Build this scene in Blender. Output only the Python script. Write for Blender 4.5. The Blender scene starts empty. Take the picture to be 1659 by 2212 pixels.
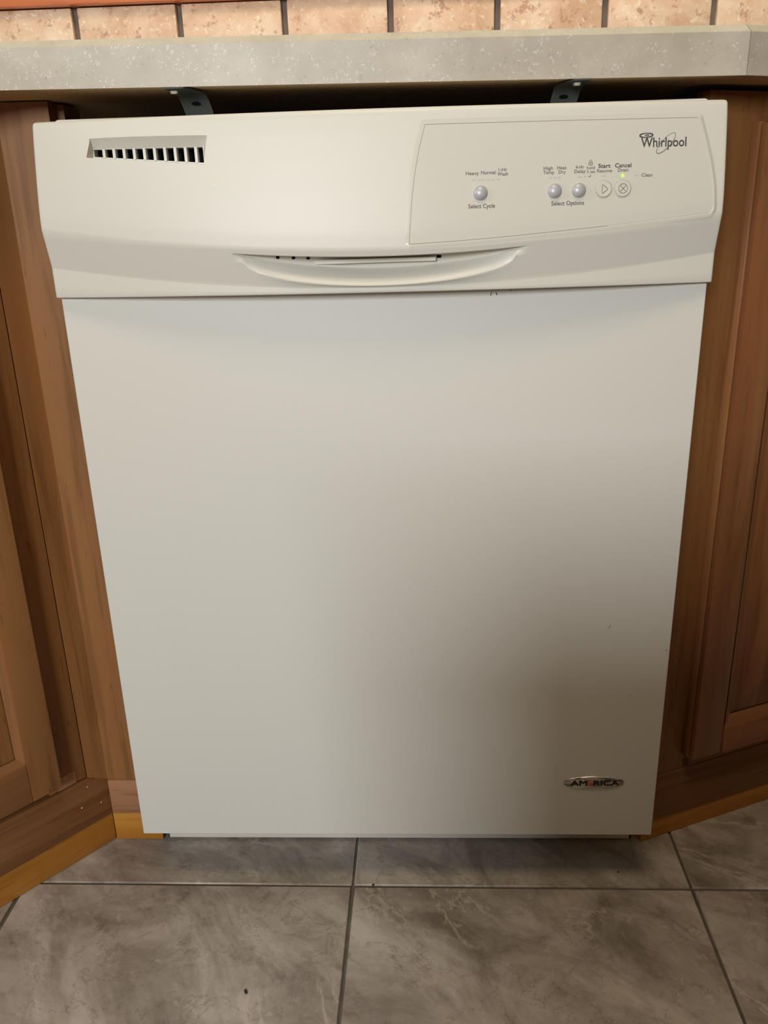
import bpy, bmesh, math, random
from mathutils import Matrix, Vector
random.seed(7)
C = bpy.context.scene.collection
sc = bpy.context.scene

# ---------------------------------------------------------------- camera
# world: X right, Y into the wall, Z up, floor at 0, door panel face at Y = 0
cam_d = bpy.data.cameras.new('camera'); cam = bpy.data.objects.new('camera', cam_d)
C.objects.link(cam); sc.camera = cam
right = Vector((0.99904081, 0.03465624, -0.02676592))
down = Vector((-0.01333047, -0.34153344, -0.93977508))
fwd = Vector((-0.04171053, 0.93923046, -0.34074386))
Mc = Matrix((( right.x, -down.x, -fwd.x, 0.33260), (right.y, -down.y, -fwd.y, -0.79509),
             (right.z, -down.z, -fwd.z, 0.77168), (0, 0, 0, 1)))
cam.matrix_world = Mc
cam_d.sensor_fit = 'HORIZONTAL'; cam_d.sensor_width = 36.0
cam_d.lens = 1808.43 / 1659 * 36.0
cam_d.clip_start = 0.02; cam_d.clip_end = 50

# ---------------------------------------------------------------- world and lights
w = bpy.data.worlds.new('world'); sc.world = w; w.use_nodes = True
bg = w.node_tree.nodes['Background']; bg.inputs[0].default_value = (1.0, 0.76, 0.47, 1); bg.inputs[1].default_value = 0.128
def area(name, loc, target, sx, sy, power, col, spread=180):
    d = bpy.data.lights.new(name, 'AREA'); d.shape = 'RECTANGLE'; d.size = sx; d.size_y = sy
    d.energy = power; d.color = col; d.spread = math.radians(spread)
    o = bpy.data.objects.new(name, d); C.objects.link(o); o.location = loc
    o.rotation_euler = (Vector(target) - Vector(loc)).to_track_quat('-Z', 'Y').to_euler()
    return o
area('window_daylight_front', (-0.34, -2.9, 1.38), (0.3, 0.0, 0.5), 0.55, 0.58, 61, (0.93, 0.97, 1.0))
area('window_daylight_left', (-1.9, -0.9, 1.62), (0.3, 0.0, 0.75), 0.8, 0.7, 14, (0.93, 0.98, 1.0))
area('ceiling_lamp_warm', (0.35, -0.75, 2.35), (0.35, 0.1, 0.9), 0.5, 0.5, 11, (1.0, 0.80, 0.55))
area('tile_fill_warm', (0.35, 0.22, 1.52), (0.35, 0.5, 0.98), 1.2, 0.08, 1.6, (1.0, 0.84, 0.66))  # added warm fill that brightens the wall tiles, no fixture behind it
sc.view_settings.view_transform = 'Standard'; sc.view_settings.look = 'None'
sc.view_settings.exposure = 0.0; sc.view_settings.gamma = 1.0
sc.view_settings.use_curve_mapping = False

# ---------------------------------------------------------------- materials
def mat(name, col, rough=0.5, spec=0.5, metal=0.0, coat=0.0):
    m = bpy.data.materials.new(name); m.use_nodes = True
    b = m.node_tree.nodes['Principled BSDF']
    b.inputs['Base Color'].default_value = (*col, 1); b.inputs['Roughness'].default_value = rough
    b.inputs['Specular IOR Level'].default_value = spec; b.inputs['Metallic'].default_value = metal
    b.inputs['Coat Weight'].default_value = coat; b.inputs['Coat Roughness'].default_value = 0.15
    return m
def N(m, t, **kw):
    n = m.node_tree.nodes.new(t)
    for k, v in kw.items():
        if k in n.inputs.keys(): n.inputs[k].default_value = v
        else: setattr(n, k, v)
    return n
def L(m, a, b): m.node_tree.links.new(a, b)
def ramp(m, fac, stops):
    r = m.node_tree.nodes.new('ShaderNodeValToRGB'); cr = r.color_ramp
    while len(cr.elements) > len(stops): cr.elements.remove(cr.elements[-1])
    while len(cr.elements) < len(stops): cr.elements.new(1)
    for e, (p, c) in zip(cr.elements, stops):
        e.position = p; e.color = (*c, 1) if len(c) == 3 else c
    L(m, fac, r.inputs[0]); return r.outputs[0]
def mix(m, fac, a, b, mode='MIX'):
    n = m.node_tree.nodes.new('ShaderNodeMix'); n.data_type = 'RGBA'; n.blend_type = mode
    for s, v in ((n.inputs[0], fac), (n.inputs[6], a), (n.inputs[7], b)):
        if hasattr(v, 'links'): L(m, v, s)
        else: s.default_value = v if isinstance(v, float) else (*v, 1)
    return n.outputs[2]
def coords(m, scale, rnd=True, rot=0.0):
    tc = N(m, 'ShaderNodeTexCoord'); mp = N(m, 'ShaderNodeMapping'); mp.inputs['Scale'].default_value = scale
    if rnd:
        oi = N(m, 'ShaderNodeObjectInfo')
        vm = N(m, 'ShaderNodeVectorMath', operation='SCALE'); vm.inputs[0].default_value = (7.3, 3.1, 5.7)
        L(m, oi.outputs['Random'], vm.inputs['Scale'])
        ad = N(m, 'ShaderNodeVectorMath', operation='ADD'); ro = N(m, 'ShaderNodeVectorRotate'); ro.rotation_type = 'Z_AXIS'; ro.inputs['Angle'].default_value = rot; L(m, tc.outputs['Object'], ro.inputs['Vector']); L(m, ro.outputs[0], ad.inputs[0]); L(m, vm.outputs[0], ad.inputs[1])
        L(m, ad.outputs[0], mp.inputs['Vector'])
    else:
        L(m, tc.outputs['Object'], mp.inputs['Vector'])
    return mp.outputs[0]
def noise(m, vec, scale, detail=4, rough=0.55, dist=0.0):
    n = N(m, 'ShaderNodeTexNoise'); n.inputs['Scale'].default_value = scale; n.inputs['Detail'].default_value = detail
    n.inputs['Roughness'].default_value = rough; n.inputs['Distortion'].default_value = dist
    L(m, vec, n.inputs['Vector']); return n.outputs['Fac']
def bump(m, h, strength, dist=0.001):
    b = N(m, 'ShaderNodeBump'); b.inputs['Strength'].default_value = strength; b.inputs['Distance'].default_value = dist
    L(m, h, b.inputs['Height']); L(m, b.outputs[0], m.node_tree.nodes['Principled BSDF'].inputs['Normal'])
def base(m): return m.node_tree.nodes['Principled BSDF'].inputs['Base Color']

def wood(name, dark, mid, light, axis, rough=0.45, coat=0.10, rot=0.0):
    m = mat(name, mid, rough, 0.3, 0, coat)
    s = {'z': (1, 1, 0.055), 'x': (0.055, 1, 1)}[axis]
    v = coords(m, s, True, rot)
    a = noise(m, v, 16, 3, 0.5, 0.6)
    b = noise(m, v, 70, 5, 0.6, 0.3)
    c1 = ramp(m, a, [(0.30, dark), (0.5, mid), (0.72, light)])
    fine = ramp(m, b, [(0.36, (0.72, 0.66, 0.60)), (0.48, (1, 1, 1)), (1.0, (1.06, 1.05, 1.03))])
    col = mix(m, 0.85, c1, fine, 'MULTIPLY')
    v2 = coords(m, {'z': (1, 1, 0.10), 'x': (0.10, 1, 1)}[axis], True, rot)
    p = noise(m, v2, 260, 2, 0.5)
    fl = ramp(m, p, [(0.24, (0.55, 0.45, 0.38)), (0.33, (1, 1, 1))])
    col = mix(m, 0.7, col, fl, 'MULTIPLY')
    L(m, col, base(m)); bump(m, b, 0.12, 0.0006)
    return m
WZ = wood('cabinet wood vertical grain', (0.195, 0.078, 0.023), (0.25, 0.106, 0.033), (0.305, 0.140, 0.047), 'z')
WX = wood('cabinet wood horizontal grain', (0.175, 0.072, 0.024), (0.225, 0.097, 0.034), (0.27, 0.125, 0.047), 'x')
WB = wood('pale wood block', (0.31, 0.148, 0.075), (0.335, 0.163, 0.083), (0.36, 0.180, 0.095), 'x', rot=math.atan2(0.1194, 0.1021))
WY = wood('yellow stained toe strip', (0.34, 0.135, 0.018), (0.42, 0.175, 0.023), (0.50, 0.23, 0.038), 'x', 0.35, 0.3)
WYF = wood('yellow stained strip beside dishwasher', (0.34, 0.135, 0.018), (0.42, 0.175, 0.023), (0.50, 0.23, 0.038), 'x', 0.35, 0.3, rot=math.atan2(0.1194, 0.1021))
WR = wood('door wood reddish', (0.17, 0.062, 0.022), (0.245, 0.095, 0.034), (0.31, 0.135, 0.052), 'z', 0.3, 0.5)
WRX = wood('door rail wood reddish', (0.17, 0.062, 0.022), (0.245, 0.095, 0.034), (0.31, 0.135, 0.052), 'x', 0.3, 0.5)
WT = wood('orange varnished trim', (0.48, 0.13, 0.05), (0.60, 0.19, 0.08), (0.68, 0.25, 0.11), 'x', 0.3, 0.5)
WD = mat('dark cabinet interior', (0.05, 0.026, 0.014), 0.8)

def plastic(name, col, rough, coat=0.0, bs=0.05, sc_=1600):
    m = mat(name, col, rough, 0.45, 0, coat)
    v = coords(m, (1, 1, 1), False); n = noise(m, v, sc_, 2)
    L(m, mix(m, noise(m, v, 5, 2), tuple(c * 0.985 for c in col), col), base(m))
    bump(m, n, bs, 0.0002); return m
P_CONS = plastic('cream console plastic', (0.665, 0.642, 0.568), 0.42, 0.0, 0.10, 900)
P_PANEL = plastic('glossy cream control panel', (0.65, 0.625, 0.55), 0.22, 0.3, 0.0)
P_DOOR = plastic('painted steel door', (0.648, 0.632, 0.575), 0.55, 0.0, 0.03, 700)
P_WHITE = plastic('white enamel', (0.72, 0.71, 0.68), 0.35, 0.1)
M_BTN = mat('grey pearl button', (0.47, 0.465, 0.48), 0.36, 0.6, 0.1)
M_BTNC = plastic('cream round button', (0.66, 0.63, 0.55), 0.3, 0.2)
M_INK = mat('dark grey print', (0.055, 0.05, 0.055), 0.6)
M_INKL = mat('mid grey print', (0.13, 0.12, 0.115), 0.6)
M_PALE = mat('unlit indicator lens', (0.50, 0.49, 0.50), 0.4)
M_DOT = mat('grey button outline', (0.36, 0.38, 0.35), 0.5)
M_BLACK = mat('black void', (0.006, 0.006, 0.009), 0.9, 0.1)
M_TUB = mat('dark tub insulation', (0.035, 0.028, 0.033), 0.9, 0.2)
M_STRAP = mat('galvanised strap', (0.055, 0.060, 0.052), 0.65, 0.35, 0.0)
M_SCREW = mat('bright zinc screw', (0.75, 0.75, 0.72), 0.25, 0.5, 0.8)
M_RED = mat('red badge letter', (0.52, 0.10, 0.035), 0.5)
M_BADGEI = mat('badge black letters', (0.006, 0.006, 0.012), 0.5)
M_SCUFF = mat('scuff grey', (0.34, 0.31, 0.26), 0.7)
M_CRUMB = mat('dark crumb', (0.03, 0.02, 0.012), 0.8)
M_UNDER = mat('particle board underside', (0.20, 0.125, 0.06), 0.85)
v = coords(M_UNDER, (1, 1, 1), False); L(M_UNDER, ramp(M_UNDER, noise(M_UNDER, v, 300, 3), [(0.35, (0.52, 0.35, 0.17)), (0.65, (0.70, 0.50, 0.27))]), base(M_UNDER))
M_BADGE = mat('brushed badge metal', (0.55, 0.53, 0.50), 0.32, 0.5, 0.9)
v = coords(M_BADGE, (14, 1, 60), False)
L(M_BADGE, ramp(M_BADGE, noise(M_BADGE, v, 3.2, 3, 0.5, 1.0), [(0.36, (0.20, 0.19, 0.17)), (0.5, (0.60, 0.58, 0.54)), (0.66, (0.78, 0.76, 0.72))]), base(M_BADGE))
M_LED = mat('green indicator lamp', (0.3, 0.9, 0.1), 0.4)
b = M_LED.node_tree.nodes['Principled BSDF']; b.inputs['Emission Color'].default_value = (0.38, 1.0, 0.05, 1); b.inputs['Emission Strength'].default_value = 1.1

def laminate(name, a, b_, c):
    m = mat(name, b_, 0.42, 0.4, 0, 0.0)
    v = coords(m, (1, 1, 1), False)
    cl = ramp(m, noise(m, v, 26, 4), [(0.3, a), (0.5, b_), (0.7, c)])
    wn = N(m, 'ShaderNodeTexNoise'); wn.inputs['Scale'].default_value = 320; wn.inputs['Detail'].default_value = 3; L(m, v, wn.inputs['Vector'])
    wm = N(m, 'ShaderNodeVectorMath', operation='MULTIPLY_ADD'); wm.inputs[1].default_value = (0.009, 0.009, 0.009); L(m, wn.outputs['Color'], wm.inputs[0]); L(m, v, wm.inputs[2])
    v0 = v; v = wm.outputs[0]
    vo = N(m, 'ShaderNodeTexVoronoi', feature='F1'); vo.inputs['Scale'].default_value = 260; L(m, v, vo.inputs['Vector'])
    gate = ramp(m, noise(m, v0, 70, 4), [(0.46, (0, 0, 0)), (0.56, (1, 1, 1))])
    f1 = ramp(m, vo.outputs['Distance'], [(0.20, (1, 1, 1)), (0.34, (0, 0, 0))])
    g1 = mix(m, 1.0, f1, gate, 'MULTIPLY')
    g1 = mix(m, 0.40, (0.0, 0.0, 0.0), g1)
    col = mix(m, g1, cl, (0.80, 0.78, 0.72))
    vo2 = N(m, 'ShaderNodeTexVoronoi', feature='F1'); vo2.inputs['Scale'].default_value = 240
    mp2 = v; L(m, mp2, vo2.inputs['Vector'])
    gate2 = ramp(m, noise(m, mp2, 85, 2), [(0.54, (0, 0, 0)), (0.60, (1, 1, 1))])
    f2 = ramp(m, vo2.outputs['Distance'], [(0.14, (0.55, 0.55, 0.55)), (0.32, (0, 0, 0))])
    col = mix(m, mix(m, 1.0, f2, gate2, 'MULTIPLY'), col, (0.28, 0.245, 0.19))
    L(m, col, base(m)); return m
M_LAM = laminate('speckled grey beige laminate', (0.40, 0.355, 0.275), (0.45, 0.40, 0.318), (0.50, 0.45, 0.365))
M_LAMB = laminate('laminate lit bevel', (0.47, 0.43, 0.33), (0.52, 0.475, 0.37), (0.56, 0.515, 0.405))  # same laminate as the face, with the light on the bevel painted in

def travertine():
    m = mat('tumbled travertine tile', (0.6, 0.42, 0.28), 0.42, 0.5)
    v = coords(m, (1, 1, 1))
    c = ramp(m, noise(m, v, 16, 5, 0.6, 0.8), [(0.28, (0.50, 0.31, 0.19)), (0.46, (0.64, 0.44, 0.29)), (0.62, (0.72, 0.54, 0.38)), (0.75, (0.78, 0.64, 0.48))])
    s = coords(m, (1.0, 1.0, 1.0))
    pits = ramp(m, noise(m, s, 60, 8, 0.72, 0.25), [(0.37, (0.85, 0.85, 0.85)), (0.44, (0, 0, 0))])
    c = mix(m, pits, c, (0.40, 0.21, 0.13))
    lt = ramp(m, noise(m, s, 130, 6, 0.7, 0.2), [(0.56, (0, 0, 0)), (0.66, (0.75, 0.75, 0.75))])
    c = mix(m, lt, c, (0.84, 0.74, 0.58))
    L(m, c, base(m)); bump(m, noise(m, s, 70, 6, 0.65, 0.5), 0.7, 0.0015); return m
M_TRAV = travertine()
M_GROUT = mat('brown grey wall grout', (0.17, 0.135, 0.12), 0.9)
M_FGROUT = mat('floor grout', (0.105, 0.085, 0.068), 0.9)
v = coords(M_FGROUT, (1, 1, 1), False); L(M_FGROUT, ramp(M_FGROUT, noise(M_FGROUT, v, 45, 4), [(0.3, (0.085, 0.068, 0.052)), (0.7, (0.145, 0.12, 0.10))]), base(M_FGROUT))

def floor_marble():
    m = mat('marbled porcelain floor tile', (0.24, 0.2, 0.165), 0.34, 0.4)
    v = coords(m, (1, 1, 1))
    ro = N(m, 'ShaderNodeVectorRotate'); ro.rotation_type = 'Z_AXIS'; ro.inputs['Angle'].default_value = 0.7
    L(m, v, ro.inputs['Vector']); v = ro.outputs[0]
    st = N(m, 'ShaderNodeMapping'); st.inputs['Scale'].default_value = (0.7, 1.15, 1); L(m, v, st.inputs['Vector']); vs = st.outputs[0]
    c = ramp(m, noise(m, vs, 8.5, 12, 0.68, 0.55), [(0.34, (0.18, 0.145, 0.115)), (0.45, (0.30, 0.258, 0.218)), (0.55, (0.40, 0.350, 0.300)), (0.68, (0.51, 0.46, 0.405))])
    dk = ramp(m, noise(m, vs, 30, 12, 0.75, 0.5), [(0.32, (0.60, 0.54, 0.48)), (0.44, (0.94, 0.93, 0.92)), (0.62, (1.10, 1.10, 1.10))])
    c = mix(m, 0.9, c, dk, 'MULTIPLY')
    n = noise(m, vs, 4.6, 10, 0.66, 0.9)
    ve = ramp(m, n, [(0.484, (0, 0, 0)), (0.500, (0.60, 0.60, 0.60)), (0.516, (0, 0, 0))])
    gate = ramp(m, noise(m, vs, 6, 5), [(0.48, (0, 0, 0)), (0.58, (1, 1, 1))])
    c = mix(m, mix(m, 1.0, ve, gate, 'MULTIPLY'), c, (0.56, 0.48, 0.40))
    n3 = noise(m, v, 11, 9, 0.66, 0.7)
    cr = ramp(m, n3, [(0.492, (0, 0, 0)), (0.500, (0.55, 0.55, 0.55)), (0.508, (0, 0, 0))])
    c = mix(m, cr, c, (0.14, 0.105, 0.08))
    sp = ramp(m, noise(m, v, 55, 8, 0.7, 0.4), [(0.60, (0, 0, 0)), (0.68, (0.55, 0.55, 0.55))])
    c = mix(m, sp, c, (0.50, 0.445, 0.38))
    L(m, c, base(m)); bump(m, noise(m, vs, 30, 10, 0.7, 0.5), 0.35, 0.0014); return m
M_FLOOR = floor_marble()

# ---------------------------------------------------------------- helpers
WM = {}
def empty(name, loc=(0, 0, 0), rz=0.0):
    o = bpy.data.objects.new(name, None); C.objects.link(o); o.empty_display_size = 0.05
    o.location = loc; o.rotation_euler = (0, 0, rz)
    WM[o.name] = Matrix.Translation(loc) @ Matrix.Rotation(rz, 4, 'Z'); return o
def tag(o, label=None, cat=None, group=None, kind=None):
    for k, v_ in (('label', label), ('category', cat), ('group', group), ('kind', kind)):
        if v_: o[k] = v_
    return o
def link(name, me, m, parent=None, local=False, smooth=None):
    """me holds world coordinates (or the parent's, with local=True)"""
    o = bpy.data.objects.new(name, me); C.objects.link(o)
    for x in (m if isinstance(m, (list, tuple)) else [m]): me.materials.append(x)
    if parent is not None:
        o.parent = parent; W = WM[parent.name]; WM[o.name] = W
        if not local: me.transform(W.inverted())
    else:
        WM[o.name] = Matrix.Identity(4)
    if smooth:
        for p in me.polygons: p.use_smooth = True
        me.set_sharp_from_angle(angle=math.radians(smooth))
    return o
def mesh(name, vs, fs):
    me = bpy.data.meshes.new(name); me.from_pydata([tuple(v_) for v_ in vs], [], fs); me.update()
    bm = bmesh.new(); bm.from_mesh(me); bmesh.ops.recalc_face_normals(bm, faces=bm.faces); bm.to_mesh(me); bm.free()
    return me
def prism(name, poly, z0, z1, m, parent=None, local=False, bevel=0.0, seg=2, smooth=None):
    n = len(poly)
    z0f = z0 if callable(z0) else (lambda x, y: z0); z1f = z1 if callable(z1) else (lambda x, y: z1)
    vs = [(x, y, z0f(x, y)) for x, y in poly] + [(x, y, z1f(x, y)) for x, y in poly]
    fs = [tuple(range(n))[::-1], tuple(range(n, 2 * n))] + [(i, (i + 1) % n, n + (i + 1) % n, n + i) for i in range(n)]
    me = mesh(name, vs, fs)
    if bevel:
        bm = bmesh.new(); bm.from_mesh(me)
        bmesh.ops.bevel(bm, geom=bm.edges[:], offset=bevel, segments=seg, profile=0.5, affect='EDGES', clamp_overlap=True)
        bm.to_mesh(me); bm.free(); smooth = smooth or 40
    return link(name, me, m, parent, local, smooth)
def box(name, x0, x1, y0, y1, z0, z1, m, parent=None, local=False, bevel=0.0, seg=2):
    return prism(name, [(x0, y0), (x1, y0), (x1, y1), (x0, y1)], z0, z1, m, parent, local, bevel, seg)
def extr(name, poly, y0, y1, m, parent, local=True, bevel=0.0):
    """prism along Y from a polygon given in (x, z)"""
    n = len(poly)
    vs = [(x, y0, z) for x, z in poly] + [(x, y1, z) for x, z in poly]
    fs = [tuple(range(n)), tuple(range(n, 2 * n))[::-1]] + [(i, (i + 1) % n, n + (i + 1) % n, n + i) for i in range(n)]
    me = mesh(name, vs, fs)
    if bevel:
        bm = bmesh.new(); bm.from_mesh(me)
        bmesh.ops.bevel(bm, geom=bm.edges[:], offset=bevel, segments=2, profile=0.5, affect='EDGES', clamp_overlap=True)
        bm.to_mesh(me); bm.free()
    return link(name, me, m, parent, local, 40 if bevel else None)
Z0 = 0.08   # height of the door panel's lower edge over the floor

# ---------------------------------------------------------------- the floor
floor = box('floor', -2.2, 2.4, -3.4, 0.72, -0.03, -0.0022, M_FGROUT); tag(floor, kind='structure')
PITCH = 0.4055; GW = 0.0033
rz = math.radians(-0.35)
tile_me = None
ci, cj = 0.2462, 0.0035
for j in range(-6, 2):
    for i in range(-4, 5):
        if tile_me is None:
            h = (PITCH - GW) / 2
            t = box('tile', -h, h, -h, h, -0.008, 0, M_FLOOR, bevel=0.0012, seg=1); tile_me = t.data
        else:
            t = bpy.data.objects.new('tile', tile_me); C.objects.link(t)
        lx, ly = (i + 0.5) * PITCH, (j + 0.5) * PITCH
        t.parent = floor
        t.location = (ci + lx * math.cos(rz) - ly * math.sin(rz), cj + lx * math.sin(rz) + ly * math.cos(rz), 0)
        t.rotation_euler = (0, 0, rz + (math.pi if (i + 2 * j) % 3 == 0 else 0))
        if t.location.y + 0.21 > 0.72 + 0.11:
            pass

# ---------------------------------------------------------------- back wall, its tiles and trim
wall = box('wall_back', -1.6, 2.0, 0.60, 0.72, 0.0, 2.4, mat('cream painted wall', (0.58, 0.50, 0.38), 0.7)); tag(wall, kind='structure')
box('grout', -1.15, 1.5, 0.598, 0.6005, 0.87, 1.0605, M_GROUT, wall)
tm = None
for k in range(-8, 9):
    xc = 0.2238 + 0.1542 * k
    if tm is None:
        tz = box('tile', -0.0728, 0.0728, -0.009, 0.004, -0.0722, 0.0722, M_TRAV, bevel=0.0022, seg=2); tm = tz.data
    else:
        tz = bpy.data.objects.new('tile', tm); C.objects.link(tz)
    tz.parent = wall; tz.location = (xc, 0.597, 0.9868)
    tz.rotation_euler = (0, math.pi if k % 2 else 0, random.uniform(-0.004, 0.004))
trim = box('trim_1', -1.2, 1.5, 0.574, 0.60, 1.0600, 1.118, WT, bevel=0.003); tag(trim, kind='structure')

# ---------------------------------------------------------------- countertop
def zt(x, y): return -0.0128 * (min(max(x, -0.036), 0.6155) + 0.024)
cu = math.cos(math.atan2(0.078, 0.182)); su = math.sin(math.atan2(0.078, 0.182))
dl = Vector((-0.65, -0.76)).normalized()
F = [Vector((-0.036, 0.010)) + dl * 0.55, Vector((-0.036, 0.010)), Vector((0.6155, 0.010)), Vector((0.6155 + 0.62 * cu, 0.010 + 0.62 * su))]
def offset_line(P, d):
    out = []
    for i, p in enumerate(P):
        ns = []
        if i > 0: t = (P[i] - P[i - 1]).normalized(); ns.append(Vector((-t.y, t.x)))
        if i < len(P) - 1: t = (P[i + 1] - P[i]).normalized(); ns.append(Vector((-t.y, t.x)))
        n = sum(ns, Vector((0, 0))).normalized(); out.append(p + n * (d / n.dot(ns[0])))
    return out
ct = empty('countertop', (0.3, 0.3, Z0 + 0.798))
tag(ct, 'speckled grey-beige stone-look countertop above the dishwasher with a slanted edge coloured paler as lit from above', 'countertop')
zb = Z0 + 0.7980
back = [(1.3, 0.588), (-1.0, 0.588), (-1.0, F[0].y)]
Fi = offset_line(F, 0.002); Fb = offset_line(F, 0.0085)
poly = [(p.x, p.y) for p in Fi] + back
prism('slab', poly, lambda x, y: zb + 0.0006 + zt(x, y), lambda x, y: zb + 0.031 + zt(x, y), M_UNDER, ct)
poly2 = [(p.x, p.y) for p in Fb] + back
prism('laminate_top', poly2, lambda x, y: zb + 0.031 + zt(x, y), lambda x, y: zb + 0.0392 + zt(x, y), M_LAMB, ct)
for i in range(3):
    a, b_ = F[i], F[i + 1]; t = (b_ - a).normalized(); g = 0.0004
    ai, bi = Fi[i], Fi[i + 1]; ab, bb = Fb[i], Fb[i + 1]
    g0 = t * (g if i else 0); g1 = t * (-g if i < 2 else 0)
    def st(p, q, q2, gg):
        p, q, q2 = p + gg, q + gg, q2 + gg
        return [(p.x, p.y, zb + zt(p.x, 0)), (p.x, p.y, zb + 0.0330 + zt(p.x, 0)), (q2.x, q2.y, zb + 0.0395 + zt(p.x, 0)),
                (q2.x, q2.y, zb + 0.0312 + zt(p.x, 0)), (q.x, q.y, zb + 0.0312 + zt(p.x, 0)), (q.x, q.y, zb + zt(p.x, 0))]
    vs = st(a, ai, ab, g0) + st(b_, bi, bb, g1)
    fs = [(k, (k + 1) % 6, 6 + (k + 1) % 6, 6 + k) for k in range(6)] + [(0, 1, 2, 3, 4, 5), (11, 10, 9, 8, 7, 6)]
    me = mesh('edge_strip', vs, fs); e = link('edge_strip', me, [M_LAM, M_LAMB], ct)
    me.polygons[1].material_index = 1

# ---------------------------------------------------------------- raised panel door builder (local: x along the face, y depth, front at -th)
def raised_door(parent, x0, x1, z0, z1, th, sl, sr, rb, rt, led, slope, mz, mx, y_face=0.0, bev=0.003):
    yf = y_face - th
    d = box('door', x0, x1, yf + 0.009, y_face, z0, z1, mz, parent, True, bevel=0.001)
    box('door_stile', x0, x0 + sl, yf, yf + 0.010, z0, z1, mz, d, True, bevel=bev)
    box('door_stile', x1 - sr, x1, yf, yf + 0.010, z0, z1, mz, d, True, bevel=bev)
    box('door_rail', x0 + sl, x1 - sr, yf, yf + 0.010, z0, z0 + rb, mx, d, True, bevel=0.0012)
    box('door_rail', x0 + sl, x1 - sr, yf, yf + 0.010, z1 - rt, z1, mx, d, True, bevel=0.0012)
    # sloped ledge moulding around the opening
    X0, X1, Y0, Y1 = x0 + sl, x1 - sr, z0 + rb, z1 - rt
    def frame(name, a, b_, ya, yb, m):
        vs = [(X0 + a, ya, Y0 + a), (X1 - a, ya, Y0 + a), (X1 - a, ya, Y1 - a), (X0 + a, ya, Y1 - a),
              (X0 + b_, yb, Y0 + b_), (X1 - b_, yb, Y0 + b_), (X1 - b_, yb, Y1 - b_), (X0 + b_, yb, Y1 - b_)]
        yb2 = yf + 0.0095
        vs += [(X0 + a, yb2, Y0 + a), (X1 - a, yb2, Y0 + a), (X1 - a, yb2, Y1 - a), (X0 + a, yb2, Y1 - a)]
        fs = [(0, 1, 5, 4), (1, 2, 6, 5), (2, 3, 7, 6), (3, 0, 4, 7)]
        return vs, fs
    vs, fs = frame('m', -0.0005, led, yf + 0.001, yf + 0.0075, mx)
    for m_, f2 in ((mx, [fs[0]]), (mz, [fs[1]]), (mx, [fs[2]]), (mz, [fs[3]])):
        me = bpy.data.meshes.new('door_moulding'); me.from_pydata([vs[k] for k in f2[0]], [], [(0, 1, 2, 3)]); me.update()
        link('door_moulding', me, m_, d, True)
    # raised centre field
    a = led + 0.001; b_ = led + slope
    vs = [(X0 + a, yf + 0.0088, Y0 + a), (X1 - a, yf + 0.0088, Y0 + a), (X1 - a, yf + 0.0088, Y1 - a), (X0 + a, yf + 0.0088, Y1 - a),
          (X0 + b_, yf + 0.003, Y0 + b_), (X1 - b_, yf + 0.003, Y0 + b_), (X1 - b_, yf + 0.003, Y1 - b_), (X0 + b_, yf + 0.003, Y1 - b_)]
    fs = [(0, 1, 5, 4), (1, 2, 6, 5), (2, 3, 7, 6), (3, 0, 4, 7), (4, 5, 6, 7)]
    link('door_panel', mesh('door_panel', vs, fs), mz, d, True)
    return d

# ---------------------------------------------------------------- left cabinet, face turned towards the camera
aL = math.atan2(0.1194, 0.1021)           # world angle of local +x (to the right, going back)... y grows into the wall
lc = empty('base_cabinet', (-0.0695, 0.0823, 0), aL)
tag(lc, 'brown wooden base cabinet with panelled door, standing at an angle left of the dishwasher', 'cabinet')
HL = Z0 + 0.797
box('carcass', -0.60, -0.006, 0.020, 0.30, 0.045, HL - 0.002, WD, lc, True)
box('face_stile', -0.075, -0.0268, 0.0, 0.019, Z0 + 0.034, HL, WZ, lc, True, bevel=0.0006)
box('face_rail', -0.60, -0.075, 0.0, 0.019, Z0 + 0.74, HL, WX, lc, True)
box('face_stile', -0.60, -0.50, 0.0, 0.019, Z0 + 0.034, Z0 + 0.74, WZ, lc, True)
extr('bottom_rail', [(-0.60, 0.0435), (-0.0002, 0.0435), (-0.0002, Z0 + 0.016), (-0.0262, Z0 + 0.0315), (-0.60, Z0 + 0.0385)], -0.0012, 0.018, WX, lc, bevel=0.0006)
box('toe_strip', -0.60, -0.0008, 0.0015, 0.019, 0.0005, 0.0428, WY, lc, True, bevel=0.001)
raised_door(lc, -0.46, -0.066, Z0 + 0.052, Z0 + 0.752, 0.020, 0.05, 0.036, 0.052, 0.05, 0.0075, 0.042, WZ, WX, bev=0.0012)
box('lit_patch', -0.0640, -0.0400, -0.0008, 0.010, Z0 + 0.0340, Z0 + 0.0500, WB, lc, True, bevel=0.0006)  # lit patch where the door's shadow ends, put in as a pale piece
for sx, sz, r in ((-0.0285, 0.0205, 0.0011), (-0.0400, -0.0045, 0.0014), (-0.0145, -0.0115, 0.0011)):
    vs = [(sx + r * math.cos(a_ * math.pi / 4), -0.0016, Z0 + sz + r * math.sin(a_ * math.pi / 4)) for a_ in range(8)]
    vs += [(sx + 0.6 * r * math.cos(a_ * math.pi / 4), -0.0021, Z0 + sz + 0.6 * r * math.sin(a_ * math.pi / 4)) for a_ in range(8)]
    fs = [(k, (k + 1) % 8, 8 + (k + 1) % 8, 8 + k) for k in range(8)] + [tuple(range(8, 16))]
    link('dried_drip', mesh('dried_drip', vs, fs), mat('dried drip', (0.55, 0.36, 0.24), 0.5), lc, True)
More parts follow.
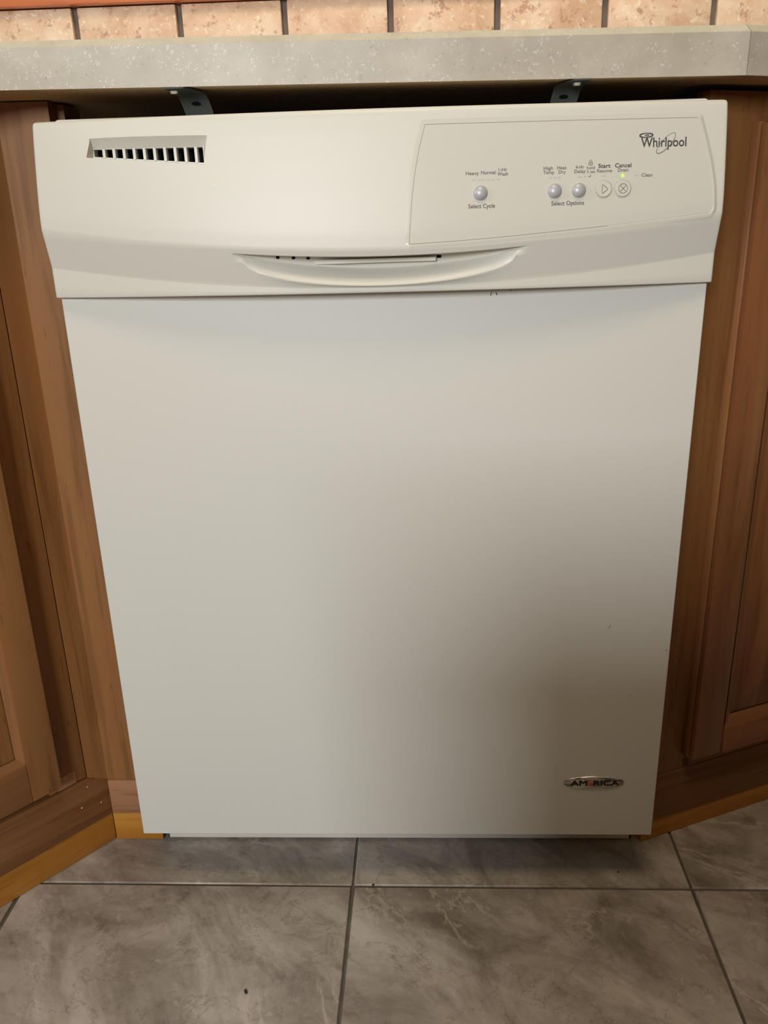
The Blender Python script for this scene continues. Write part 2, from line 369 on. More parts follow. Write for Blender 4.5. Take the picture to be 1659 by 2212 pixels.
# filler stile and blocks beside the dishwasher (flat part and the part turned with the cabinet)
fp = [(-0.0262, 0.0), (0.0, 0.0)]
n_l = Vector((math.sin(aL), -math.cos(aL)))
A = Vector((-0.0695, 0.0823)) - Vector((math.cos(aL), math.sin(aL))) * 0.0262
B = Vector((-0.0695, 0.0810)); Cc = Vector((-0.0180, 0.0810))
vs = []
for (p, z_) in ((A, Z0 + 0.0322), (B, Z0 + 0.0160), (Cc, Z0 + 0.0155)):
    vs.append((p.x, p.y, z_))
for (p, z_) in ((A, HL), (B, HL), (Cc, HL)): vs.append((p.x, p.y, z_))
off = Vector((0.010, 0.0165))
for k in range(6):
    x, y, z_ = vs[k]; o2 = off if k % 3 < 2 else Vector((0.0, 0.018)); vs.append((x + o2.x, y + o2.y, z_))
fs = [(0, 1, 4, 3), (1, 2, 5, 4), (6, 9, 10, 7), (7, 10, 11, 8), (0, 3, 9, 6), (2, 8, 11, 5), (3, 4, 10, 9), (4, 5, 11, 10), (0, 6, 7, 1), (1, 7, 8, 2)]
link('filler_stile', mesh('filler_stile', vs, fs), WZ, lc)
box('filler_edge', -0.0250, -0.0100, 0.0995, 0.140, 0.10, HL - 0.0015, WR, lc)
box('filler_block', -0.0692, -0.0100, 0.0788, 0.0975, 0.0445, Z0 + 0.0150, WB, lc, bevel=0.0008)
box('toe_strip', -0.0705, -0.0085, 0.0815, 0.0975, 0.0005, 0.0432, WYF, lc, bevel=0.0008)

# ---------------------------------------------------------------- right cabinet, face turned away
aR = math.atan2(0.078, 0.182)
rc = empty('base_cabinet', (0.6095, 0.0815, 0), aR)
tag(rc, 'darker brown wooden base cabinet with raised-panel door, receding right of the dishwasher', 'cabinet')
HR = Z0 + 0.7875
prism('carcass', [(0.6185, 0.1062), (1.17, 0.343), (1.17, 0.58), (0.6185, 0.58)], 0.045, HR - 0.012, WD, rc)
box('side_panel', 0.6100, 0.6180, 0.1005, 0.55, 0.045, HR - 0.010, WD, rc)
box('face_stile', 0.0, 0.0668, 0.0, 0.019, Z0 + 0.016, HR, WZ, rc, True, bevel=0.0008)
box('face_rail', 0.0672, 0.62, 0.001, 0.019, Z0 + 0.735, HR, WX, rc, True)
box('bottom_rail', 0.0, 0.62, -0.001, 0.019, 0.0300, Z0 + 0.0155, WX, rc, True, bevel=0.0008)
box('bottom_rail_cap', 0.056, 0.62, 0.0, 0.019, Z0 + 0.016, Z0 + 0.0300, WX, rc, True)
# toe strip with a rounded shoulder
prof = [(0.0135, 0.0292), (0.0095, 0.0292), (0.006, 0.026), (0.0015, 0.021), (-0.0012, 0.016), (-0.0020, 0.010), (-0.0022, 0.0005), (0.0135, 0.0005)]
vs = [(0.0, y, z_) for y, z_ in prof] + [(0.62, y, z_) for y, z_ in prof]; n = len(prof)
fs = [tuple(range(n)), tuple(range(n, 2 * n))[::-1]] + [(i, (i + 1) % n, n + (i + 1) % n, n + i) for i in range(n)]
link('toe_strip', mesh('toe_strip', vs, fs), WY, rc, True, 60)
raised_door(rc, 0.0525, 0.46, Z0 + 0.0385, Z0 + 0.7605, 0.020, 0.046, 0.05, 0.037, 0.05, 0.013, 0.042, WR, WRX, bev=0.0055)

# ---------------------------------------------------------------- the dishwasher
dw = empty('dishwasher', (0.2985, 0.3, 0.0))
tag(dw, 'built-in cream dishwasher with bowed control console and plain door panel', 'dishwasher')
XC = 0.2985
def bow(x):
    t = (x - XC) / 0.3; return 0.022 * (1 - t * t)
def c1(x):
    t = (x - 0.303) / 0.3; return 0.6583 + 0.0228 * t * t
def c2(x):
    t = (x - 0.303) / 0.3; return 0.6257 + 0.0222 * t * t
P1, P2 = 0.0158, 0.0062
UP = [(0.0, P1), (0.12, 0.0152), (0.2, 0.0143), (0.4, 0.0114), (0.65, 0.0072), (0.85, 0.0036), (1.0, 0.0004)]
def interp(T, u):
    for (a, pa), (b_, pb) in zip(T, T[1:]):
        if u <= b_: return pa + (pb - pa) * (u - a) / (b_ - a)
    return T[-1][1]
def surf(x, h):
    """protrusion of the plain console front (no handle pocket) at x, height h over the panel's lower edge"""
    a, b_ = c1(x), c2(x)
    if h >= a: p = interp(UP, (h - a) / (0.7685 - a))
    elif h >= b_: p = P2 + (P1 - P2) * (h - b_) / (a - b_)
    else: p = P2
    return p + bow(x)
XA, XB = -0.0022, 0.5992
PXC, PHW = 0.3005, 0.1275
def column(x):
    k = max(0.0, 1 - ((x - PXC) / PHW) ** 2); kk = math.sqrt(k); ks = k * k * (3 - 2 * k)
    a, b_ = c1(x), c2(x); B = bow(x)
    band = lambda h: P2 + (P1 - P2) * (h - b_) / (a - b_) if h > b_ else P2
    rr = 0.651 - 0.0222 * math.sqrt(max(0.0, 1 - ((x - 0.3005) / 0.119) ** 2))
    rr = max(rr, b_ + 0.002)
    sl = min(0.6578 - 0.0052 * k, a - 0.003)
    rr = min(rr, sl - 0.004)
    D = 0.024 * kk * k ** 0.25
    hj = sl - 0.0010 - 0.0100 * k
    hj = max(hj, rr + 0.0015)
    pts = []
    bt = 0.6213
    pts += [(bt, -0.006), (bt, P2 - 0.0012), (bt + 0.0006, P2 - 0.0003), (bt + 0.0014, P2)]
    for i in range(1, 4): h = bt + 0.0014 + (b_ - 0.0004 - bt - 0.0014) * i / 3; pts.append((h, P2))
    # grey band up to the ridge
    pr = band(rr) + 0.0026 * ks
    for i in range(0, 7):
        u = i / 6; h = b_ + (rr - 0.0012 - b_) * u; pts.append((h, band(h) + 0.0026 * ks * u * u))
    # rounded ridge then pocket floor
    pj = band(hj) - D
    for i in range(1, 15):
        u = i / 14
        h = rr - 0.0012 + (hj - rr + 0.0012) * u
        s_ = u ** 1.6 if u < 1 else 1
        lin = pr + (pj - pr) * s_
        pts.append((h, lin * min(1, kk * 1.6) + band(h) * (1 - min(1, kk * 1.6)) if kk > 0 else band(h)))
    # back wall of the pocket, lip, crease
    for i in range(1, 4): h = hj + (sl - 0.0004 - hj) * i / 4; pts.append((h, (band(h) - D) if kk > 0 else band(h)))
    pts.append((sl - 0.0003, band(sl - 0.0003) - D * 0.98)); pts.append((sl, band(sl) - 0.0007 * min(1, kk * 3))); pts.append((sl + 0.0006, band(sl + 0.0006)))
    for i in range(1, 4): h = sl + 0.0006 + (a - sl - 0.0006) * i / 3; pts.append((h, band(h)))
    for i in range(1, 37):
        u = i / 36; h = a + (0.7672 - a) * u; pts.append((h, surf(x, h) - B))
    pts += [(0.7690, -0.0002), (0.7702, -0.0014), (0.7709, -0.003), (0.7712, -0.006), (0.7712, -0.030)]
    # corners rounded at the ends
    e = min(x - XA, XB - x); cut = 0.0
    if e < 0.004: cut = 0.004 - math.sqrt(max(0.0, 0.004 ** 2 - (0.004 - e) ** 2))
    out = []
    for h, p in pts:
        hh = min(h, 0.7712 - cut) if h > 0.76 else h
        rnd = 0.0 if e > 0.002 else 0.002 - math.sqrt(max(0, 0.002 ** 2 - (0.002 - e) ** 2))
        out.append((x, -(p + B) + rnd, Z0 + hh) if p > -0.02 else (x, 0.030, Z0 + hh))
    out.append((x, 0.030, Z0 + 0.6213))
    return out
xs = [XA, XA + 0.0003, XA + 0.0008, XA + 0.0014, XA + 0.0022, XA + 0.004]
nx = 230
xs += [XA + 0.004 + (XB - XA - 0.008) * i / nx for i in range(1, nx)]
xs += [XB - 0.004, XB - 0.0022, XB - 0.0014, XB - 0.0008, XB - 0.0003, XB]
cols = [column(x) for x in xs]; nc = len(cols[0])
vs = [p for c_ in cols for p in c_]; fs = []
for i in range(len(cols) - 1):
    for j in range(nc):
        j2 = (j + 1) % nc; fs.append((i * nc + j, i * nc + j2, (i + 1) * nc + j2, (i + 1) * nc + j))
fs.append(tuple(range(nc))); fs.append(tuple(range((len(cols) - 1) * nc, len(cols) * nc))[::-1])
me = mesh('console', vs, fs)
console = link('console', me, [P_CONS], dw)
tag(console, 'bowed upper console with handle pocket')

# vent recess and slots cut into the console
def cutter(outline_a, ya, outline_b, yb):
    n = len(outline_a)
    vs = [(x, ya(x), Z0 + h) for x, h in outline_a] + [(x, yb(x), Z0 + h) for x, h in outline_b]
    fs = [tuple(range(n)), tuple(range(n, 2 * n))[::-1]] + [(i, (i + 1) % n, n + (i + 1) % n, n + i) for i in range(n)]
    me = mesh('cutter', vs, fs); me.transform(WM[dw.name].inverted())
    o = bpy.data.objects.new('cutter', me); C.objects.link(o); o.parent = dw; return o
def sy(x, h, d): return -surf(x, h) + d
oa = [(0.0472, 0.7402), (0.1521, 0.7316), (0.1576, 0.7563), (0.0512, 0.7582)]
ob = [(0.0500, 0.7404), (0.1506, 0.7322), (0.1509, 0.7462), (0.0505, 0.7473)]
# extrapolate the opening outward so the sloped walls meet the surface on the measured outline
ox = [(2 * a[0] * 0.5 + 0.5 * (a[0] - b_[0]) * 0.5 + 0.0, a[1] + 0.5 * (a[1] - b_[1])) for a, b_ in zip(oa, ob)]
ox = [(a[0] + 0.5 * (a[0] - b_[0]), a[1] + 0.5 * (a[1] - b_[1])) for a, b_ in zip(oa, ob)]
DV = 0.0085
cut1 = cutter(ox, lambda x: -surf(x, 0.745) - DV * 0.5, ob, lambda x: -surf(x, 0.745) + DV)
oc = [(0.0512, 0.7412), (0.1500, 0.7332), (0.1500, 0.7459), (0.0512, 0.7470)]
cut2 = cutter(oc, lambda x: -surf(x, 0.745), oc, lambda x: 0.05)
for c_ in (cut1, cut2):
    md = console.modifiers.new('cut', 'BOOLEAN'); md.operation = 'DIFFERENCE'; md.solver = 'EXACT'; md.object = c_
dg = bpy.context.evaluated_depsgraph_get()
nm = bpy.data.meshes.new_from_object(console.evaluated_get(dg))
console.modifiers.clear(); console.data = nm
for p in nm.polygons: p.use_smooth = True; p.material_index = 0
nm.set_sharp_from_angle(angle=math.radians(24))
for c_ in (cut1, cut2): bpy.data.objects.remove(c_, do_unlink=True)
# black duct behind the vent and ten slats
box('vent_duct', 0.0500, 0.1510, 0.0065, 0.0295, Z0 + 0.7320, Z0 + 0.7480, M_BLACK, console)
for i in range(10):
    x = 0.0604 + 0.00925 * i; u = (x - 0.0512) / (0.15 - 0.0512)
    hb = 0.7412 + (0.7332 - 0.7412) * u - 0.0004; ht = 0.7470 + (0.7459 - 0.7470) * u + 0.0004
    y = -surf(x, 0.745) + DV
    box('vent_slat', x - 0.0013, x + 0.0013, y - 0.0006, y + 0.006, Z0 + hb, Z0 + ht, P_CONS, console, bevel=0.0003, seg=1)

# door latch and the small square holes inside the pocket
def pocket_y(x, h): 
    k = max(0.0, 1 - ((x - PXC) / PHW) ** 2); D = 0.024 * math.sqrt(k) * k ** 0.25
    a, b_ = c1(x), c2(x); return -(P2 + (P1 - P2) * (h - b_) / (a - b_) + bow(x) - D)
def slit(x):
    k = max(0.0, 1 - ((x - PXC) / PHW) ** 2); return 0.6578 - 0.0052 * k
n = 14
vs = []
for i in range(n + 1):
    x = 0.2420 + (0.3505 - 0.2420) * i / n
    y = pocket_y(x, 0.65); hb = 0.6462 + 0.0008 * i / n; ht = 0.6497 + 0.0004 * i / n
    u = min(1, i / 3); yo = y - 0.0055 * u
    vs += [(x, yo, Z0 + hb), (x, yo, Z0 + ht), (x, y + 0.001, Z0 + ht), (x, y + 0.001, Z0 + hb)]
fs = [(i * 4 + j, i * 4 + (j + 1) % 4, (i + 1) * 4 + (j + 1) % 4, (i + 1) * 4 + j) for i in range(n) for j in range(4)]
fs += [(0, 1, 2, 3), (n * 4 + 3, n * 4 + 2, n * 4 + 1, n * 4)]
link('latch_bar', mesh('latch_bar', vs, fs), P_CONS, console)
for x, hw, h0, h1 in ((0.2098, 0.0014, 0.6520, 0.6552), (0.2235, 0.0014, 0.6512, 0.6545), (0.2365, 0.0015, 0.6506, 0.6536), (0.3535, 0.0020, 0.6490, 0.6516)):
    y = pocket_y(x, h1) - 0.0003
    box('handle_slot', x - hw, x + hw, y, y + 0.003, Z0 + h0, Z0 + h1, M_BLACK, console, bevel=0.0003, seg=1)

box('top_trim', 0.0165, 0.5840, 0.004, 0.045, Z0 + 0.752, Z0 + 0.7728, P_WHITE, dw, bevel=0.0025)
dp = box('door_panel', 0.0, 0.597, 0.0, 0.045, Z0 - 0.0002, Z0 + 0.6205, P_DOOR, dw, bevel=0.0014, seg=3)
tag(dp, 'large plain cream steel door panel')
box('panel_gap', 0.002, 0.595, 0.006, 0.028, Z0 + 0.6203, Z0 + 0.6215, M_BLACK, dw)
box('kick_panel', 0.0005, 0.5962, 0.0815, 0.0915, 0.0035, Z0 + 0.030, P_CONS, dw, bevel=0.0008)
box('kick_channel', -0.0040, 0.0010, 0.086, 0.12, 0.0, 0.05, M_STRAP, dw)
box('kick_channel', 0.5965, 0.5995, 0.086, 0.12, 0.0, 0.05, M_BLACK, dw)
tub = box('tub', 0.004, 0.593, 0.060, 0.56, 0.04, Z0 + 0.757, M_TUB, dw, bevel=0.006)

# control panel inlay that follows the bowed console
LEFT = [(0.6622, 0.3273), (0.6760, 0.3283), (0.6949, 0.3298), (0.7169, 0.3325), (0.7384, 0.3367), (0.7569, 0.3419)]
RIGHT = [(0.6811, 0.5868), (0.6818, 0.5880), (0.6832, 0.5888), (0.6861, 0.5891), (0.7030, 0.5877), (0.7216, 0.5840), (0.7398, 0.5788), (0.7571, 0.5733)]
def xl(h): return interp(LEFT, max(h, LEFT[0][0]))
def xr(h): return interp(RIGHT, max(h, RIGHT[0][0]))
def bot(x):
    T = [(0.327, 0.6622), (0.3737, 0.6640), (0.4137, 0.6664), (0.4938, 0.6722), (0.5845, 0.6808), (0.5870, 0.6811), (0.5891, 0.6814)]
    return interp(T, x)
US = [0, .003, .008, .016, .03] + [0.03 + 0.94 * i / 54 for i in range(1, 54)] + [.97, .98, .988, .993, .9965, .999, 1]
VS_ = [0, .004, .012, .025, .045, .07, .10] + [0.10 + 0.84 * i / 20 for i in range(1, 20)] + [.94, .97, .99, 1]
NU, NV = len(US) - 1, len(VS_) - 1
def inlay(u, v_, grow=0.0):
    # u across, v up; solve x on curved sides
    h = 0.7569 * v_ + (1 - v_) * 0.67; x = 0.45
    for _ in range(12):
        x = xl(h) * (1 - u) + xr(h) * u
        h = bot(x) * (1 - v_) + 0.7570 * v_
    cx_, ch = 0.457, 0.712
    return x + (grow if x > cx_ else -grow) * abs(u - 0.5) * 2, h + (grow if v_ > 0.5 else -grow) * abs(v_ - 0.5) * 2
def inlay_mesh(name, off, back_, m, grow=0.0, parent=None):
    vs, fs = [], []
    for i in range(NU + 1):
        for j in range(NV + 1):
            x, h = inlay(US[i], VS_[j], grow); vs.append((x, -surf(x, h) - off, Z0 + h))
    W = NV + 1
    for i in range(NU):
        for j in range(NV): fs.append((i * W + j, (i + 1) * W + j, (i + 1) * W + j + 1, i * W + j + 1))
    ring = [i * W for i in range(NU + 1)] + [NU * W + j for j in range(1, W)] + [i * W + NV for i in range(NU - 1, -1, -1)] + [j for j in range(NV - 1, 0, -1)]
    b0 = len(vs)
    for r in ring: x, y, z_ = vs[r]; vs.append((x, y + off + back_, z_))
    for q in range(len(ring)): fs.append((ring[q], b0 + q, b0 + (q + 1) % len(ring), ring[(q + 1) % len(ring)]))
    return link(name, mesh(name, vs, fs), m, parent, False, 35)
cp = inlay_mesh('control_panel', 0.0004, 0.0006, P_PANEL, 0, dw); tag(cp, 'smooth inlaid control panel with printed legends')
def rim():
    ring = [inlay(u, 0) for u in US] + [inlay(1, v_) for v_ in VS_[1:]] + [inlay(u, 1) for u in US[-2::-1]] + [inlay(0, v_) for v_ in VS_[-2:0:-1]]
    P = [Vector(p) for p in ring]; n = len(P); vs, fs = [], []
    steps = ((-0.0002, 0.0000), (0.0001, 0.0001), (0.00075, 0.00115), (0.0011, 0.00125), (0.0040, 0.00003), (0.0042, -0.0008))
    for i in range(n):
        t = (P[(i + 1) % n] - P[i - 1]).normalized(); nn = Vector((t.y, -t.x))
        wt = min(1.0, max(nn.x * 1.3, -nn.y * 0.45, 0.06))
        for d, off in steps:
            off = off * wt if off > 0 else off
            q = P[i] + nn * d
            low = q.y < bot(q.x) - 0.0003
            vs.append((q.x, -surf(q.x, max(q.y, c1(q.x))) - off, Z0 + q.y))
    k = len(steps)
    for i in range(n):
        for j in range(k - 1): fs.append((i * k + j, ((i + 1) % n) * k + j, ((i + 1) % n) * k + j + 1, i * k + j + 1))
    return link('panel_lip', mesh('panel_lip', vs, fs), P_PANEL, cp, False, 30)
rim()
seam = [inlay(u, 0) for u in US[40::-2]] + [inlay(0, v_) for v_ in VS_[1:-1]] + [inlay(u, 1) for u in US]
stroke_seam = seam

# printed lettering and marks wrapped on the panel
OFF = 0.00055
def wrap(x, h, off=OFF): return (x, -surf(x, h) - off, Z0 + h)
def text_mesh(s):
    cu_ = bpy.data.curves.new('t', 'FONT'); cu_.body = s; cu_.size = 1.0; cu_.resolution_u = 3
    o = bpy.data.objects.new('t', cu_); C.objects.link(o)
    dg_ = bpy.context.evaluated_depsgraph_get(); dg_.update()
    m_ = bpy.data.meshes.new_from_object(o.evaluated_get(dg_))
    bpy.data.objects.remove(o, do_unlink=True); bpy.data.curves.remove(cu_)
    return m_
CAP = max(v_.co.y for v_ in text_mesh('H').vertices)
def lettering(s, x0, x1, hbase, cap, m, parent, off=OFF, bold=0.0, flat=False, slope=0.0, name='lettering'):
    me = text_mesh(s)
    a = min(v_.co.x for v_ in me.vertices); b_ = max(v_.co.x for v_ in me.vertices)
    base_v = [v_.co.copy() for v_ in me.vertices]; polys = [tuple(p.vertices) for p in me.polygons]
    copies = [(0, 0)] if not bold else [(bold * math.cos(q * math.pi / 4), bold * math.sin(q * math.pi / 4)) for q in range(8)] + [(0, 0)]
    vs, fs = [], []
    for ci_, (dx, dy) in enumerate(copies):
        n0 = len(vs)
        for c_ in base_v:
            x = x0 + (c_.x - a) / (b_ - a) * (x1 - x0) + dx; h = hbase + c_.y / CAP * cap + slope * (x - x0) + dy
            o_ = off + ci_ * 0.000004
            vs.append((x, -o_, Z0 + h) if flat else wrap(x, h, o_))
        fs += [tuple(q + n0 for q in f) for f in polys]
    me2 = bpy.data.meshes.new(name); me2.from_pydata(vs, [], fs); me2.update()
    bpy.data.meshes.remove(me)
    return link(name, me2, m, parent)
def stroke(name, pts, wd, m, parent, closed=False, off=OFF, flat=False):
    P = [Vector(p) for p in pts]; n = len(P); vs, fs = [], []
    for i in range(n):
        if closed: t = P[(i + 1) % n] - P[i - 1]
        else: t = P[min(i + 1, n - 1)] - P[max(i - 1, 0)]
        t.normalize(); nn = Vector((-t.y, t.x)); w_ = wd[i] if isinstance(wd, (list, tuple)) else wd
        for s_ in (1, -1):
            q = P[i] + nn * w_ / 2 * s_; vs.append((q.x, -off, Z0 + q.y) if flat else wrap(q.x, q.y, off))
    for i in range(n if closed else n - 1):
        j = (i + 1) % n; fs.append((2 * i, 2 * i + 1, 2 * j + 1, 2 * j))
    me = bpy.data.meshes.new(name); me.from_pydata(vs, [], fs); me.update(); return link(name, me, m, parent)
def ell(cx_, ch, a, b_, rot=0.0, n=48, t0=0, t1=2 * math.pi):
    out = []
    for i in range(n):
        t = t0 + (t1 - t0) * i / (n if t1 - t0 >= 6.28 else n - 1)
        x, y = a * math.cos(t), b_ * math.sin(t)
        out.append((cx_ + x * math.cos(rot) - y * math.sin(rot), ch + x * math.sin(rot) + y * math.cos(rot)))
    return out
stroke('panel_seam', stroke_seam, 0.00032, mat('seam shadow grey', (0.30, 0.27, 0.22), 0.8), cp, off=0.00062)
for s, x0, x1, hb, cap, m_, bd in (
    ('Heavy', .3759, .3869, .7163, .0027, M_INKL, 0.00005), ('Normal', .3889, .4010, .7166, .0027, M_INKL, 0.00005),
    ('1-Hr', .4037, .4108, .7186, .0026, M_INKL, 0.00005), ('Wash', .4026, .4116, .7152, .0026, M_INKL, 0.00005),
    ('Select Cycle', .3781, .4007, .6898, .0033, M_INKL, 0.00008),
    ('High', .4418, .4496, .7187, .0026, M_INKL, 0.00004), ('Temp', .4415, .4506, .7154, .0026, M_INKL, 0.00004),
    ('Heat', .4532, .4611, .7188, .0026, M_INKL, 0.00004), ('Dry', .4545, .4604, .7155, .0026, M_INKL, 0.00004),
    ('4-Hr', .4689, .4760, .7189, .0026, M_INKL, 0.00004), ('Delay', .4679, .4774, .7155, .0027, M_INKL, 0.00004),
    ('hold', .4785, .4852, .7183, .0023, M_INKL, 0.00003), ('3 sec', .4786, .4858, .7153, .0022, M_INKL, 0.00003),
    ('Start', .4883, .4986, .7191, .0031, M_INK, 0.00009), ('Resume', .4873, .5001, .7155, .0026, M_INKL, 0.00004),
    ('Cancel', .5026, .5165, .7191, .0032, M_INK, 0.00009), ('Drain', .5052, .5140, .7157, .0026, M_INKL, 0.00004),
    ('Clean', .5256, .5348, .7112, .0027, M_INKL, 0.00004), ('Select Options', .4488, .4768, .6902, .0033, M_INKL, 0.00008)):
    lettering(s, x0, x1, hb, cap, m_, cp, bold=bd)
# maker's wordmark with eye-shaped swirl and long hoop
lettering('Whirlpool', .5243, .5633, .7346, .0073, M_INK, cp, bold=0.00013, name='wordmark')
stroke('wordmark_hoop', ell(.5458, .7373, .0108, .0036, math.radians(45), 64), [0.0003 + 0.0003 * (0.5 + 0.5 * math.sin(i / 64 * 2 * math.pi * 1 + 3.6)) for i in range(64)], M_INKL, cp, True, OFF + 0.00004)
stroke('wordmark_swirl', ell(.5286, .7438, .0055, .0016, 0.03, 40), [0.0006 + 0.0006 * abs(math.cos(i / 40 * 2 * math.pi)) for i in range(40)], M_INK, cp, True)
stroke('wordmark_swirl', ell(.5292, .7438, .0016, .0005, 0.0, 20), 0.0007, M_INKL, cp, True)
# padlock
stroke('padlock_icon', [(.4801, .7216), (.4832, .7216), (.4833, .7219), (.4833, .7233), (.4831, .7236), (.4802, .7236), (.4800, .7233), (.4800, .7219)], 0.0004, M_INKL, cp, True)
stroke('padlock_icon', ell(.48165, .7238, .0010, .0017, 0, 12, 0, math.pi), 0.0004, M_INKL, cp)
stroke('padlock_icon', [(.48165, .7221), (.48165, .7231)], 0.0006, M_INKL, cp)
stroke('corner_arrow', [(.4817, .7141), (.4817, .7125), (.4800, .7125)], 0.0005, M_INK, cp)
for x, h, hw in ((.3826, .7122, .0013), (.3873, .7123, .0013), (.3905, .7123, .0011), (.3945, .7123, .0013), (.3985, .7123, .0013), (.4035, .7123, .0016), (.4475, .7124, .0012), (.4515, .7124, .0010),
                 (.4550, .7124, .0013), (.4726, .7126, .0014), (.4770, .7127, .0010), (.4935, .7127, .0015), (.5212, .7124, .0014)):
    stroke('indicator_lens', [(x - hw, h), (x + hw, h)], 0.0009, M_PALE, cp)
# round parts
def dome(name, x, h, r, ht, m, parent, inner=0.0, n=32, rings=7, prof_=None):
    c0 = Vector(wrap(x, h, 0.0004)); e_ = 0.002
    tx = (Vector(wrap(x + e_, h)) - Vector(wrap(x - e_, h))).normalized(); tz = (Vector(wrap(x, h + e_)) - Vector(wrap(x, h - e_))).normalized()
    nn = tz.cross(tx).normalized()
    if nn.y > 0: nn = -nn
    prof_ = prof_ or [(r * math.cos(q / rings * math.pi / 2), ht * math.sin(q / rings * math.pi / 2)) for q in range(rings)]
    vs, fs = [], []
    for rr_, zz in [(prof_[0][0], -0.0005)] + prof_:
        for k in range(n):
            a_ = 2 * math.pi * k / n; vs.append(c0 + tx * rr_ * math.cos(a_) + tz * rr_ * math.sin(a_) + nn * zz)
    R_ = len(prof_) + 1
    for i in range(R_ - 1):
        for k in range(n): fs.append((i * n + k, i * n + (k + 1) % n, (i + 1) * n + (k + 1) % n, (i + 1) * n + k))
    fs.append(tuple(range((R_ - 1) * n, R_ * n)))
    me = mesh(name, vs, fs); return link(name, me, m, parent, False, 50), (c0, tx, tz, nn)
for x in (.3884, .4514, .4720):
    o, _ = dome('button', x, .7018, .0061, .0042, M_BTN, cp, rings=9); tag(o, 'grey domed push button')
for x in (.4933, .5097):
    r = 0.0066
    o, fr = dome('button', x, .7021, r, .0012, M_BTNC, cp, prof_=[(r, 0.0), (r * 0.98, .0008), (r * .93, .0012), (r * 0.5, .0010)]); tag(o, 'round cream push button')
    c0, tx, tz, nn = fr
    # finely notched ring round the button, joined as one part
    vs, fs = [], []
    for k in range(44):
        a_ = 2 * math.pi * k / 44; c_ = c0 + tx * (r * 1.085) * math.cos(a_) + tz * (r * 1.085) * math.sin(a_)
        ra = tx * math.cos(a_) + tz * math.sin(a_); ta = -tx * math.sin(a_) + tz * math.cos(a_); n0 = len(vs)
        for s1, s2 in ((-1, -1), (1, -1), (1, 1), (-1, 1)): vs.append(c_ + ra * 0.00032 * s1 + ta * 0.00024 * s2 + nn * 0.0002)
        fs.append((n0, n0 + 1, n0 + 2, n0 + 3))
    o = link('button_ring', mesh('button_ring', vs, fs), M_DOT, cp); o['kind'] = 'stuff'
    def mark(pts, wd, closed):
        P = [Vector(p) for p in pts]; n_ = len(P); vs, fs = [], []
        for i in range(n_):
            t = (P[(i + 1) % n_] - P[i - 1]) if closed else (P[min(i + 1, n_ - 1)] - P[max(i - 1, 0)])
            t.normalize(); q = Vector((-t.y, t.x))
            for s_ in (1, -1):
                a_ = P[i] + q * wd / 2 * s_; vs.append(c0 + tx * a_.x + tz * a_.y + nn * 0.00135)
        for i in range(n_ if closed else n_ - 1):
            j = (i + 1) % n_; fs.append((2 * i, 2 * i + 1, 2 * j + 1, 2 * j))
        me_ = bpy.data.meshes.new('button_symbol'); me_.from_pydata(vs, [], fs); link('button_symbol', me_, M_INKL, cp)
    if x < .5:
        mark([(-.0014, .0034), (-.0010, .0035), (.0030, .0004), (.0031, 0), (.0030, -.0004), (-.0010, -.0035), (-.0014, -.0034), (-.0015, -.0030), (-.0015, .0030)], .0004, True)
    else:
        mark(ell(0, 0, .0038, .0038), .0004, True); mark([(-.0021, .0022), (.0021, -.0022)], .0004, False); mark([(-.0021, -.0022), (.0021, .0022)], .0004, False)
o, _ = dome('indicator_lamp', .5094, .7126, .0014, .0004, M_LED, cp, rings=4, n=16); tag(o, 'small lit green lamp')

# oval badge, lower right of the door panel
def oval(name, cx_, ch, a, b_, y0, y1, m, parent, n=56, dent=0.0):
    vs = []
    for (sc_, y) in ((1.0, y0), (1.0, (y0 + y1) / 2), (0.93, y1)):
        for x, h in ell(0, 0, a, b_, 0, n):
            k = 1 - dent * math.exp(-((x + 0.006) / 0.006) ** 2) if h < 0 else 1
            vs.append((cx_ + x * sc_, -y, Z0 + ch + h * sc_ * k))
    fs = [(i * n + k, i * n + (k + 1) % n, (i + 1) * n + (k + 1) % n, (i + 1) * n + k) for i in range(2) for k in range(n)]
    fs.append(tuple(range(2 * n, 3 * n)))
    return link(name, mesh(name, vs, fs), m, parent, False, 50)
bd_ = oval('badge', .5262, .0738, .0340, .0090, -0.0002, 0.0016, M_BADGE, dw, dent=0.12); tag(bd_, 'oval brushed metal badge with bold lettering')
bx = lettering('AM', .5004, .5186, .0706, .0066, M_BADGEI, bd_, off=0.00175, bold=0.00045, flat=True, name='badge_lettering')
lettering('E', .5196, .5252, .0702, .0070, M_RED, bd_, off=0.00175, bold=0.00035, flat=True, name='badge_lettering')
lettering('RICA', .5262, .5542, .0708, .0066, M_BADGEI, bd_, off=0.00175, bold=0.00045, flat=True, slope=0.0, name='badge_lettering')
# scuffs and flecks on the door panel
for pts, wd in (([(.5300, .2700), (.5312, .2712), (.5325, .2732)], .0009), ([(.5934, .2440), (.5934, .2420)], .0016), ([(.5934, .2385), (.5936, .2375)], .0012), ([(.5595, .1882), (.5595, .1868)], .0012)):
    stroke('scuff_mark', pts, wd, M_SCUFF, dp, off=0.0003, flat=True)
for pts, wd in (([(.4012, .6135), (.4016, .6160), (.4022, .6172)], .0006), ([(.4060, .6165), (.4070, .6140)], .0007), ([(.4192, .6180), (.4200, .6180)], .0010)):
    stroke('dirt_fleck', pts, wd, M_CRUMB, dp, off=0.0003, flat=True)
stroke('scratch', [(.1560, .7165), (.1615, .7135), (.1672, .7098)], [0.0002, 0.0007, 0.0003], P_WHITE, console, off=0.0004)

